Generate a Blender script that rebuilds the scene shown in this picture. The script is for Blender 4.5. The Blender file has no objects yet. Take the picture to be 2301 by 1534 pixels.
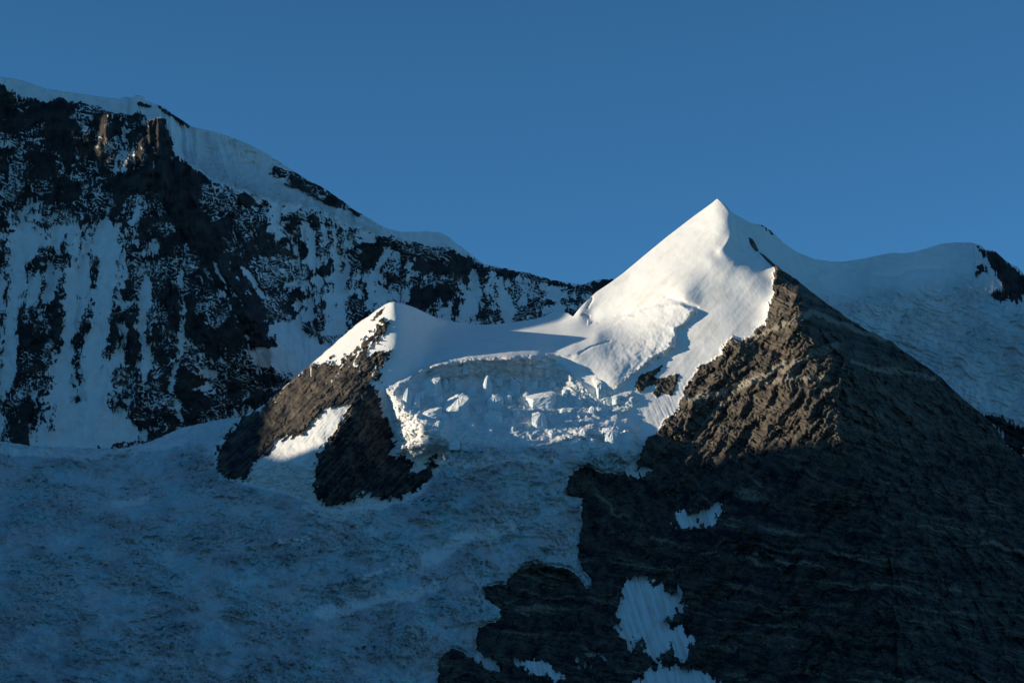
import bpy, math
import numpy as np
from mathutils import Vector

# ------------------------------------------------------------------ camera, sky, sun, exposure
scene = bpy.context.scene
W0, H0, FPX = 2301.0, 1534.0, 5000.0          # picture size in px and focal length in px
PITCH = math.radians(13.0)
CAM = np.array([0.0, 0.0, 2.0])
SUN_SIDE = math.radians(8.0)                  # sun comes from the left, this much towards the viewer
SUN_EL = math.radians(9.0)
SUN_STRENGTH = 5.0
SKY_STRENGTH = 0.142

cam_d = bpy.data.cameras.new("camera")
cam_o = bpy.data.objects.new("camera", cam_d)
scene.collection.objects.link(cam_o)
cam_o.location = CAM
cam_o.rotation_euler = (math.pi / 2 + PITCH, 0, 0)
cam_d.sensor_width = 36.0
cam_d.lens = 36.0 * FPX / W0
cam_d.clip_start = 1.0
cam_d.clip_end = 150000.0
scene.camera = cam_o

to_sun = Vector((-math.cos(SUN_EL) * math.cos(SUN_SIDE), -math.cos(SUN_EL) * math.sin(SUN_SIDE), math.sin(SUN_EL)))
world = bpy.data.worlds.new("World")
scene.world = world
world.use_nodes = True
wn, wl = world.node_tree.nodes, world.node_tree.links
wn.clear()
sky = wn.new("ShaderNodeTexSky")
sky.sky_type = 'NISHITA'
sky.sun_disc = False
sky.sun_elevation = SUN_EL
sky.sun_rotation = math.atan2(to_sun.x, to_sun.y)
sky.altitude = 2500.0
sky.air_density = 0.7
sky.dust_density = 0.0
sky.ozone_density = 2.5
tint = wn.new("ShaderNodeMix")                 # the picture's cool white balance
tint.data_type = 'RGBA'
tint.blend_type = 'MULTIPLY'
tint.inputs[0].default_value = 1.0
tint.inputs[7].default_value = (0.52, 0.965, 1.03, 1)
bg = wn.new("ShaderNodeBackground")
bg.inputs[1].default_value = SKY_STRENGTH
wo = wn.new("ShaderNodeOutputWorld")
wl.new(sky.outputs[0], tint.inputs[6])
wl.new(tint.outputs[2], bg.inputs[0])
wl.new(bg.outputs[0], wo.inputs[0])

sun_d = bpy.data.lights.new("sun", 'SUN')
sun_d.energy = SUN_STRENGTH
sun_d.angle = math.radians(0.5)
sun_d.color = (1.0, 0.885, 0.67)
sun_o = bpy.data.objects.new("sun", sun_d)
scene.collection.objects.link(sun_o)
sun_o.rotation_euler = to_sun.to_track_quat('Z', 'Y').to_euler()
sun_o.location = (-3000, -500, 4000)

scene.view_settings.view_transform = 'Standard'
scene.view_settings.look = 'None'
scene.view_settings.exposure = 0.14
scene.view_settings.gamma = 1.0
scene.cycles.max_bounces = 6
scene.cycles.diffuse_bounces = 4

# ------------------------------------------------------------------ numeric helpers
F = np.float32
rng = np.random.default_rng(7)
PERM = np.concatenate([rng.permutation(256)] * 2).astype(np.int32)
ANG = rng.random(256) * 2 * np.pi
GX, GY = np.cos(ANG).astype(F), np.sin(ANG).astype(F)
RX, RY = rng.random(256).astype(F), rng.random(256).astype(F)


def perlin(x, y, seed=0):
    x = np.asarray(x, F) + F(seed * 17.31)
    y = np.asarray(y, F) + F(seed * 9.73)
    xi, yi = np.floor(x).astype(np.int32), np.floor(y).astype(np.int32)
    fx, fy = x - xi, y - yi
    ux, uy = fx * fx * fx * (fx * (fx * 6 - 15) + 10), fy * fy * fy * (fy * (fy * 6 - 15) + 10)
    s = seed * 37 & 255

    def corner(dx, dy):
        h = PERM[PERM[(xi + dx + s) & 255] + ((yi + dy) & 255)]
        return GX[h] * (fx - dx) + GY[h] * (fy - dy)
    a = corner(0, 0) * (1 - ux) + corner(1, 0) * ux
    b = corner(0, 1) * (1 - ux) + corner(1, 1) * ux
    return (a * (1 - uy) + b * uy) * F(1.5)


def fbm(x, y, octaves=4, seed=0, gain=0.5):
    t, amp, f = 0, 1.0, 1.0
    for k in range(octaves):
        t = t + amp * perlin(x * f, y * f, seed + k * 3)
        amp *= gain
        f *= 2.03
    return t


def ridged(x, y, octaves=4, seed=0, gain=0.5):
    t, amp, f = 0, 1.0, 1.0
    for k in range(octaves):
        t = t + amp * (1 - 2.2 * np.abs(perlin(x * f, y * f, seed + k * 3)))
        amp *= gain
        f *= 2.07
    return t


def worley(x, y, seed=0):
    x, y = np.asarray(x, F), np.asarray(y, F)
    xi, yi = np.floor(x).astype(np.int32), np.floor(y).astype(np.int32)
    f1 = np.full(x.shape, 9, F)
    f2 = np.full(x.shape, 9, F)
    cid = np.zeros(x.shape, np.int32)
    for dx in (-1, 0, 1):
        for dy in (-1, 0, 1):
            h = PERM[PERM[(xi + dx + seed * 13) & 255] + ((yi + dy) & 255)]
            d = np.hypot(xi + dx + RX[h] - x, yi + dy + RY[h] - y)
            near = d < f1
            f2 = np.where(near, f1, np.minimum(f2, d))
            cid = np.where(near, h, cid)
            f1 = np.where(near, d, f1)
    return f1, f2, RX[(cid * 7 + 3) & 255]


def smooth(a, b, x):
    t = np.clip((x - a) / (b - a), 0, 1)
    return t * t * (3 - 2 * t)


def line_dist(u, v, pts, closed=False):
    """distance to a polyline and the position along it"""
    pts = np.array(pts, float)
    if closed:
        pts = np.vstack([pts, pts[:1]])
    best = np.full(u.shape, 1e9, F)
    side = np.zeros(u.shape, F)
    along = np.zeros(u.shape, F)
    for k, (a, b) in enumerate(zip(pts[:-1, :2], pts[1:, :2])):
        d = b - a
        L2 = max(d @ d, 1e-9)
        t = np.clip(((u - a[0]) * d[0] + (v - a[1]) * d[1]) / L2, 0, 1)
        q = np.hypot(u - a[0] - t * d[0], v - a[1] - t * d[1])
        s = np.sign((u - a[0]) * d[1] - (v - a[1]) * d[0])
        near = q < best
        best = np.where(near, q, best)
        side = np.where(near, s, side)
        along = np.where(near, (k + t) / (len(pts) - 1), along)
    return best, side, along


def poly_sd(u, v, pts, pad=60):
    """signed distance to a polygon, positive inside, -pad at most outside"""
    p = np.array(pts, float)
    out = np.full(u.shape, -float(pad), F)
    sel = (u > p[:, 0].min() - pad) & (u < p[:, 0].max() + pad) & (v > p[:, 1].min() - pad) & (v < p[:, 1].max() + pad)
    if not sel.any():
        return out
    uu, vv = u[sel], v[sel]
    d = line_dist(uu, vv, pts, True)[0]
    ins = np.zeros(uu.shape, bool)
    q = np.roll(p, -1, 0)
    for a, b in zip(p, q):
        if a[1] == b[1]:
            continue
        c = ((a[1] > vv) != (b[1] > vv)) & (uu < (b[0] - a[0]) * (vv - a[1]) / (b[1] - a[1]) + a[0])
        ins ^= c
    out[sel] = np.where(ins, d, np.maximum(-d, -pad))
    return out


def stroke(u, v, pts, width):
    """1 on the line falling to 0 at its width"""
    p = np.array(pts, float)
    out = np.zeros(u.shape, F)
    sel = (u > p[:, 0].min() - width) & (u < p[:, 0].max() + width) & (v > p[:, 1].min() - width) & (v < p[:, 1].max() + width)
    if sel.any():
        d = line_dist(u[sel], v[sel], pts)[0]
        out[sel] = np.clip(1 - d / width, 0, 1)
    return out


class Spline:
    """smooth depth surface through control points (multiquadric)"""
    def __init__(self, pts, c=14.0):
        p = np.array(pts, float)
        keep = []
        for i in range(len(p)):
            if all(np.hypot(*(p[i, :2] - p[j, :2])) > 6 for j in keep):
                keep.append(i)
        p = p[keep]
        self.p, self.c = p, c
        n = len(p)
        A = np.zeros((n + 3, n + 3))
        d2 = ((p[:, None, :2] - p[None, :, :2]) ** 2).sum(-1)
        A[:n, :n] = -np.sqrt(d2 + c * c)
        A[:n, :n] += 0.25 * np.eye(n)
        A[:n, n] = 1
        A[:n, n + 1:] = p[:, :2] / 1000
        A[n:, :n] = A[:n, n:].T
        self.w = np.linalg.solve(A, np.r_[p[:, 2], 0, 0, 0])

    def grid(self, u0, u1, v0, v1, step):
        us, vs = np.arange(u0, u1 + step, step), np.arange(v0, v1 + step, step)
        U, V = np.meshgrid(us, vs)
        U, V = U.astype(F), V.astype(F)
        out = (self.w[-3] + self.w[-2] * U / 1000 + self.w[-1] * V / 1000).astype(F)
        for (a, b, _), w in zip(self.p, self.w):
            out -= F(w) * np.sqrt((U - F(a)) ** 2 + (V - F(b)) ** 2 + F(self.c ** 2))
        self.g, self.o = out, (u0, v0, step)

    def __call__(self, u, v):
        u0, v0, st = self.o
        x = np.clip((u - u0) / st, 1.001, self.g.shape[1] - 3.001)
        y = np.clip((v - v0) / st, 1.001, self.g.shape[0] - 3.001)
        xi, yi = np.floor(x).astype(int), np.floor(y).astype(int)
        fx, fy = x - xi, y - yi

        def wts(t):
            return (-.5 * t + t * t - .5 * t ** 3, 1 - 2.5 * t * t + 1.5 * t ** 3, .5 * t + 2 * t * t - 1.5 * t ** 3, -.5 * t * t + .5 * t ** 3)
        wx, wy = wts(fx), wts(fy)
        r = 0
        for j in range(4):
            row = 0
            for i in range(4):
                row = row + wx[i] * self.g[yi + j - 1, xi + i - 1]
            r = r + wy[j] * row
        return r


def densify(pts, step=30):
    out = []
    for a, b in zip(pts[:-1], pts[1:]):
        n = max(1, int(math.hypot(b[0] - a[0], b[1] - a[1]) / step))
        for k in range(n):
            t = k / n
            out.append(tuple(a[i] + (b[i] - a[i]) * t for i in range(3)))
    out.append(tuple(pts[-1]))
    return out


def at(u, v, Y):
    """the place whose survey bearing is (u, v) at the map distance Y"""
    a, b = (u - W0 / 2) / FPX, (H0 / 2 - v) / FPX
    dy = math.cos(PITCH) - b * math.sin(PITCH)
    dz = math.sin(PITCH) + b * math.cos(PITCH)
    t = Y / dy
    return CAM[0] + t * a, CAM[1] + Y, CAM[2] + t * dz


def curve(pts):
    p = np.array(pts, float)
    return lambda u: np.interp(u, p[:, 0], p[:, 1])


# ------------------------------------------------------------------ materials
def new_mat(name):
    m = bpy.data.materials.new(name)
    m.use_nodes = True
    n, l = m.node_tree.nodes, m.node_tree.links
    n.clear()
    out = n.new("ShaderNodeOutputMaterial")
    b = n.new("ShaderNodeBsdfPrincipled")
    l.new(b.outputs[0], out.inputs[0])
    return m, n, l, b


def noise_node(n, l, co, scale, detail=4, rough=0.55):
    t = n.new("ShaderNodeTexNoise")
    t.inputs["Scale"].default_value = scale
    t.inputs["Detail"].default_value = detail
    t.inputs["Roughness"].default_value = rough
    l.new(co, t.inputs["Vector"])
    return t.outputs["Fac"]


def math_node(n, l, op, a, b=None, clamp=False):
    t = n.new("ShaderNodeMath")
    t.operation = op
    t.use_clamp = clamp
    for k, x in enumerate((a, b)):
        if x is None:
            continue
        if isinstance(x, (int, float)):
            t.inputs[k].default_value = x
        else:
            l.new(x, t.inputs[k])
    return t.outputs[0]


def mix_node(n, l, fac, a, b):
    t = n.new("ShaderNodeMix")
    t.data_type = 'RGBA'
    for k, x in ((0, fac), (6, a), (7, b)):
        if isinstance(x, (int, float)):
            t.inputs[k].default_value = x
        elif isinstance(x, tuple):
            t.inputs[k].default_value = (*x, 1)
        else:
            l.new(x, t.inputs[k])
    return t.outputs[2]


def attr_node(n, name):
    t = n.new("ShaderNodeAttribute")
    t.attribute_name = name
    return t.outputs["Fac"]


def terrain_material(name, rock_a, rock_b, band, ragged=0.55, streak=1.0, crisp=6.0):
    """rock, snow and glacier ice told apart by what lies where: 'snow', 'ice' and 'tone' are surveyed on the mesh"""
    m, n, l, b = new_mat(name)
    co = n.new("ShaderNodeNewGeometry").outputs["Position"]
    snow, ice, tone = attr_node(n, "snow"), attr_node(n, "ice"), attr_node(n, "tone")
    fine = noise_node(n, l, co, 0.16, 5, 0.62)
    mp = n.new("ShaderNodeMapping")                      # snow clings in streaks down the fall line
    mp.inputs["Scale"].default_value = (1, 1, streak)
    l.new(co, mp.inputs["Vector"])
    cling = noise_node(n, l, mp.outputs[0], 0.17, 5, 0.66)
    mid = noise_node(n, l, co, 0.035, 4, 0.6)
    # rock
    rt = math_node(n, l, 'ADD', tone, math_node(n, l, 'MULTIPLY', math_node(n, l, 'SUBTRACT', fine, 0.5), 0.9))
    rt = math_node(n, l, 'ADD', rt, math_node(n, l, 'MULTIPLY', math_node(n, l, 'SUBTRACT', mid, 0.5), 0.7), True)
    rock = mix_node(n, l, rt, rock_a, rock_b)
    rock = mix_node(n, l, math_node(n, l, 'MULTIPLY', math_node(n, l, 'SUBTRACT', tone, 1.0), 1.0, True), rock, band)
    # snow with faint dust
    dust = math_node(n, l, 'ADD', math_node(n, l, 'MULTIPLY', math_node(n, l, 'SUBTRACT', mid, 0.52), 1.2), math_node(n, l, 'MULTIPLY', tone, 1.0), True)
    sn = mix_node(n, l, dust, (0.80, 0.785, 0.765), (0.60, 0.55, 0.48))
    # glacier ice: blue compact ice, pale firn, brown-grey grit
    big = noise_node(n, l, co, 0.011, 4, 0.6)
    blue = mix_node(n, l, math_node(n, l, 'MULTIPLY', math_node(n, l, 'SUBTRACT', big, 0.43), 6.0, True), (0.50, 0.47, 0.48), (0.37, 0.54, 0.57))
    dirt = math_node(n, l, 'ADD', math_node(n, l, 'MULTIPLY', math_node(n, l, 'SUBTRACT', fine, 0.5), 0.7), math_node(n, l, 'MULTIPLY', math_node(n, l, 'SUBTRACT', mid, 0.5), 0.8))
    dirt = math_node(n, l, 'ADD', dirt, tone, True)
    ic = mix_node(n, l, dirt, blue, (0.255, 0.262, 0.29))
    cover = mix_node(n, l, ice, sn, ic)
    edge = math_node(n, l, 'ADD', snow, math_node(n, l, 'MULTIPLY', math_node(n, l, 'SUBTRACT', cling, 0.5), ragged))
    edge = math_node(n, l, 'MULTIPLY', math_node(n, l, 'SUBTRACT', edge, 0.5 - 0.5 / crisp), crisp, True)
    col = mix_node(n, l, edge, rock, cover)
    l.new(col, b.inputs["Base Color"])
    b.inputs["Roughness"].default_value = 0.75
    b.inputs["Specular IOR Level"].default_value = 0.08
    # fine relief
    bump = n.new("ShaderNodeBump")
    h = mix_node(n, l, edge, (1, 1, 1), (0.05, 0.05, 0.05))
    hs = math_node(n, l, 'MULTIPLY', math_node(n, l, 'ADD', h, math_node(n, l, 'MULTIPLY', ice, 0.5)), 1.0)
    l.new(math_node(n, l, 'MULTIPLY', fine, hs), bump.inputs["Height"])
    bump.inputs["Distance"].default_value = 3.0
    bump.inputs["Strength"].default_value = 0.55
    l.new(bump.outputs[0], b.inputs["Normal"])
    return m


MAT_WALL = terrain_material("gneiss_and_snow", (0.020, 0.019, 0.021), (0.068, 0.058, 0.052), (0.15, 0.12, 0.09), 0.95, 0.3, 2.6)
MAT_LIME = terrain_material("limestone_and_snow", (0.017, 0.019, 0.025), (0.172, 0.138, 0.102), (0.34, 0.31, 0.26))


def ice_material():
    m, n, l, b = new_mat("serac_ice")
    co = n.new("ShaderNodeNewGeometry").outputs["Position"]
    nz = n.new("ShaderNodeSeparateXYZ")
    l.new(n.new("ShaderNodeNewGeometry").outputs["Normal"], nz.inputs[0])
    fine = noise_node(n, l, co, 0.15, 5, 0.6)
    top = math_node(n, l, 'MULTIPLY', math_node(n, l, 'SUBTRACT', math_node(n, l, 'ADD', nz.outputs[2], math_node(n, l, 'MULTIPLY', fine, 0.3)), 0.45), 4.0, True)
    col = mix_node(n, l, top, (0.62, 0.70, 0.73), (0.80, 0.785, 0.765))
    l.new(col, b.inputs["Base Color"])
    b.inputs["Roughness"].default_value = 0.6
    b.inputs["Specular IOR Level"].default_value = 0.2
    bump = n.new("ShaderNodeBump")
    l.new(fine, bump.inputs["Height"])
    bump.inputs["Distance"].default_value = 3.0
    bump.inputs["Strength"].default_value = 0.5
    l.new(bump.outputs[0], b.inputs["Normal"])
    return m


MAT_ICE = ice_material()


def ground_material():
    m, n, l, b = new_mat("alpine_forest_ground")
    co = n.new("ShaderNodeNewGeometry").outputs["Position"]
    f = noise_node(n, l, co, 0.004, 6, 0.6)
    l.new(mix_node(n, l, f, (0.03, 0.045, 0.02), (0.07, 0.075, 0.045)), b.inputs["Base Color"])
    b.inputs["Roughness"].default_value = 0.9
    return m


MAT_GROUND = ground_material()

# ------------------------------------------------------------------ mesh helpers
COL = scene.collection


def put(name, verts, faces, mat, attrs=None, kind=None, label=None, category=None, parent=None, smooth_shade=True):
    me = bpy.data.meshes.new(name)
    verts = np.ascontiguousarray(verts, F)
    faces = np.ascontiguousarray(faces, np.int32)
    me.vertices.add(len(verts))
    me.vertices.foreach_set("co", verts.ravel())
    k = faces.shape[1]
    me.loops.add(faces.size)
    me.loops.foreach_set("vertex_index", faces.ravel())
    me.polygons.add(len(faces))
    me.polygons.foreach_set("loop_start", np.arange(0, faces.size, k, dtype=np.int32))
    me.polygons.foreach_set("use_smooth", np.full(len(faces), smooth_shade))
    for key, val in (attrs or {}).items():
        a = me.attributes.new(key, 'FLOAT', 'POINT')
        a.data.foreach_set("value", np.ascontiguousarray(val, F))
    me.update(calc_edges=True)
    me.materials.append(mat)
    o = bpy.data.objects.new(name, me)
    COL.objects.link(o)
    if parent is not None:
        o.parent = parent
    if kind:
        o["kind"] = kind
    if label:
        o["label"] = label
    if category:
        o["category"] = category
    return o


def grid_faces(nr, nc):
    i = np.arange(nr * nc).reshape(nr, nc)
    return np.stack([i[:-1, :-1], i[1:, :-1], i[1:, 1:], i[:-1, 1:]], -1).reshape(-1, 4)


def axis(lo, hi, f0, f1, fine, coarse):
    return np.concatenate([np.arange(lo, f0, coarse), np.arange(f0, f1, fine), np.arange(f1, hi + coarse, coarse)])


def sheet(us, crest, bottom, nrow, tail=None):
    """columns us, rows from the crest line down to the bottom line"""
    t = np.linspace(0, 1, nrow)
    U = np.repeat(us[None, :], nrow, 0)
    V = crest[None, :] + t[:, None] * (bottom - crest)[None, :]
    if tail is not None:
        U = np.vstack([U, np.repeat(us[None, :], len(tail), 0)])
        V = np.vstack([V, np.repeat(np.array(tail)[:, None], len(us), 1)])
    return U.astype(F), V.astype(F)


def with_back(X, Y, Z, slope, depth, n=9, seed=0, us=None):
    """rows behind the crest: the far side of the mountain"""
    bx, by, bz = [], [], []
    for k in range(n, 0, -1):
        d = depth * (k / n) ** 2
        bx.append(X[0])
        by.append(Y[0] + d)
        bz.append(Z[0] - d * slope - 0.02 * d * perlin(us / 60, np.full(us.shape, k * 0.7), seed))
    return np.vstack([bx, X]), np.vstack([by, Y]), np.vstack([bz, Z]), n


STEP = 1.9
# ------------------------------------------------------------------ valley ground
def build_ground():
    n = 60
    r = np.concatenate([[0], np.geomspace(200, 90000, n - 1)])
    a = np.linspace(0, 2 * np.pi, 73)
    R, A = np.meshgrid(r, a, indexing='ij')
    X, Y = R * np.cos(A), R * np.sin(A)
    Z = 12 * perlin(X / 900, Y / 900, 5) * smooth(150, 1500, R) - 30 * smooth(200, 1500, R)
    v = np.stack([X, Y, Z], -1).reshape(-1, 3)
    put("valley_ground", v, grid_faces(n, 73), MAT_GROUND, kind="structure",
        label="dark wooded valley floor below the mountains", category="ground")


build_ground()

# ------------------------------------------------------------------ unseen ridge at the left, shaped to keep the low sun off the lower slopes
RIDGE_X = -3600.0
RIDGE = [(1500, 900), (2800, 1250), (3500, 1520), (4000, 1640), (4311, 1592), (4400, 1568), (4435, 1520), (4460, 1442), (4500, 1395), (4535, 1368), (4600, 1385), (4767, 1500), (4857, 1560), (4977, 1880), (5110, 2250), (5226, 2420), (5400, 2560), (5800, 2680), (5850, 2640), (5866, 2340), (5920, 2410), (5965, 2465), (6005, 2545), (6020, 2800), (6080, 2830), (6600, 2900), (8000, 2600), (10500, 1800)]  # crest heights fitted to the wanted shadow edge, notch lets sun onto the wall


def build_ridge():
    ys = axis(1000, 11000, 4100, 6200, 12.0, 50.0)
    xs = np.concatenate([np.linspace(-1, 0, 40) ** 3 * -1 * -1, np.linspace(0, 1, 40)[1:] ** 3])
    p = np.array(RIDGE, float)
    h = np.interp(ys, p[:, 0], p[:, 1]) + 7 * fbm(ys / 160, ys * 0, 4, 3)
    Yg, S = np.meshgrid(ys, xs, indexing='ij')
    H = h[:, None]
    half = H * 0.52
    X = RIDGE_X + S * half
    n = ridged(X / 420, Yg / 420, 5, 11)
    Z = H * (1 - np.abs(S)) ** 1.15 + 70 * n * np.clip(np.abs(S) * 6, 0, 1) * np.clip((1 - np.abs(S)) * 3, 0, 1) - 40 * np.abs(S)
    snow = smooth(1200, 1900, Z + 260 * fbm(X / 150, Yg / 150, 4, 8))
    v = np.stack([X, Yg, Z], -1).reshape(-1, 3)
    put("shade_ridge", v, grid_faces(len(ys), len(xs))[:, ::-1], MAT_WALL,
        {"snow": snow.ravel(), "ice": np.zeros(snow.size), "tone": (0.5 + 0.3 * n).ravel()}, kind="structure",
        label="long rocky snow-capped ridge out of view, shaped to shade the lower slopes", category="mountain")


build_ridge()

# ------------------------------------------------------------------ crest lines (survey bearings)
CREST_FRONT = [(-420, 975), (0, 992), (60, 1000), (180, 1006), (270, 1008), (330, 994), (380, 972), (430, 955), (480, 944), (540, 936),
               (572, 922), (600, 904), (640, 868), (680, 834), (720, 800), (760, 764), (800, 730), (835, 705), (865, 684), (876, 679), (887, 678), (905, 681),
               (930, 690), (960, 704), (985, 716), (1010, 721), (1060, 728), (1090, 729), (1130, 727), (1165, 722), (1200, 717), (1222, 711), (1240, 702),
               (1262, 700), (1276, 703), (1288, 711), (1296, 700), (1310, 684), (1340, 656), (1370, 636), (1400, 614), (1450, 572), (1500, 531), (1560, 485), (1600, 456), (1612, 446),
               (1620, 452), (1636, 466), (1655, 490), (1675, 515), (1690, 536), (1715, 565), (1745, 596), (1765, 612), (1790, 628), (1850, 676), (1900, 711),
               (1935, 735), (1960, 746), (2000, 766), (2040, 795), (2080, 822), (2120, 852), (2150, 884), (2175, 905), (2200, 924), (2240, 964), (2262, 1000),
               (2301, 1030), (2400, 1110), (2720, 1330)]
CREST_WALL = [(-420, 90), (-150, 150), (0, 174), (30, 177), (60, 184), (100, 199), (150, 207), (200, 214), (240, 220), (268, 223), (280, 218), (296, 219),
              (305, 214), (318, 215), (332, 228), (350, 234), (372, 244), (390, 258), (412, 272), (430, 285), (480, 296), (520, 309), (560, 325), (600, 346), (640, 371),
              (680, 399), (700, 408), (730, 424), (760, 445), (790, 468), (812, 481), (840, 498), (870, 514), (900, 521), (930, 521), (960, 520), (990, 523),
              (1010, 533), (1030, 550), (1060, 572), (1085, 592), (1100, 596), (1130, 602), (1180, 612), (1220, 623), (1250, 630), (1290, 638), (1310, 639),
              (1325, 631), (1345, 629), (1375, 626), (1400, 640), (1450, 660), (1560, 700), (1700, 760)]
CREST_BACK = [(1560, 520), (1600, 470), (1622, 462), (1640, 474), (1660, 486), (1690, 502), (1712, 505), (1735, 520), (1760, 545), (1790, 566), (1830, 582), (1870, 588),
              (1900, 587), (1935, 582), (1975, 574), (2005, 568), (2030, 569), (2060, 565), (2090, 556), (2115, 548), (2150, 545), (2185, 546), (2205, 553), (2215, 562),
              (2235, 564), (2255, 580), (2270, 592), (2285, 598), (2301, 616), (2360, 660), (2500, 720), (2720, 800)]
cf, cw, cb = curve(CREST_FRONT), curve(CREST_WALL), curve(CREST_BACK)


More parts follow.
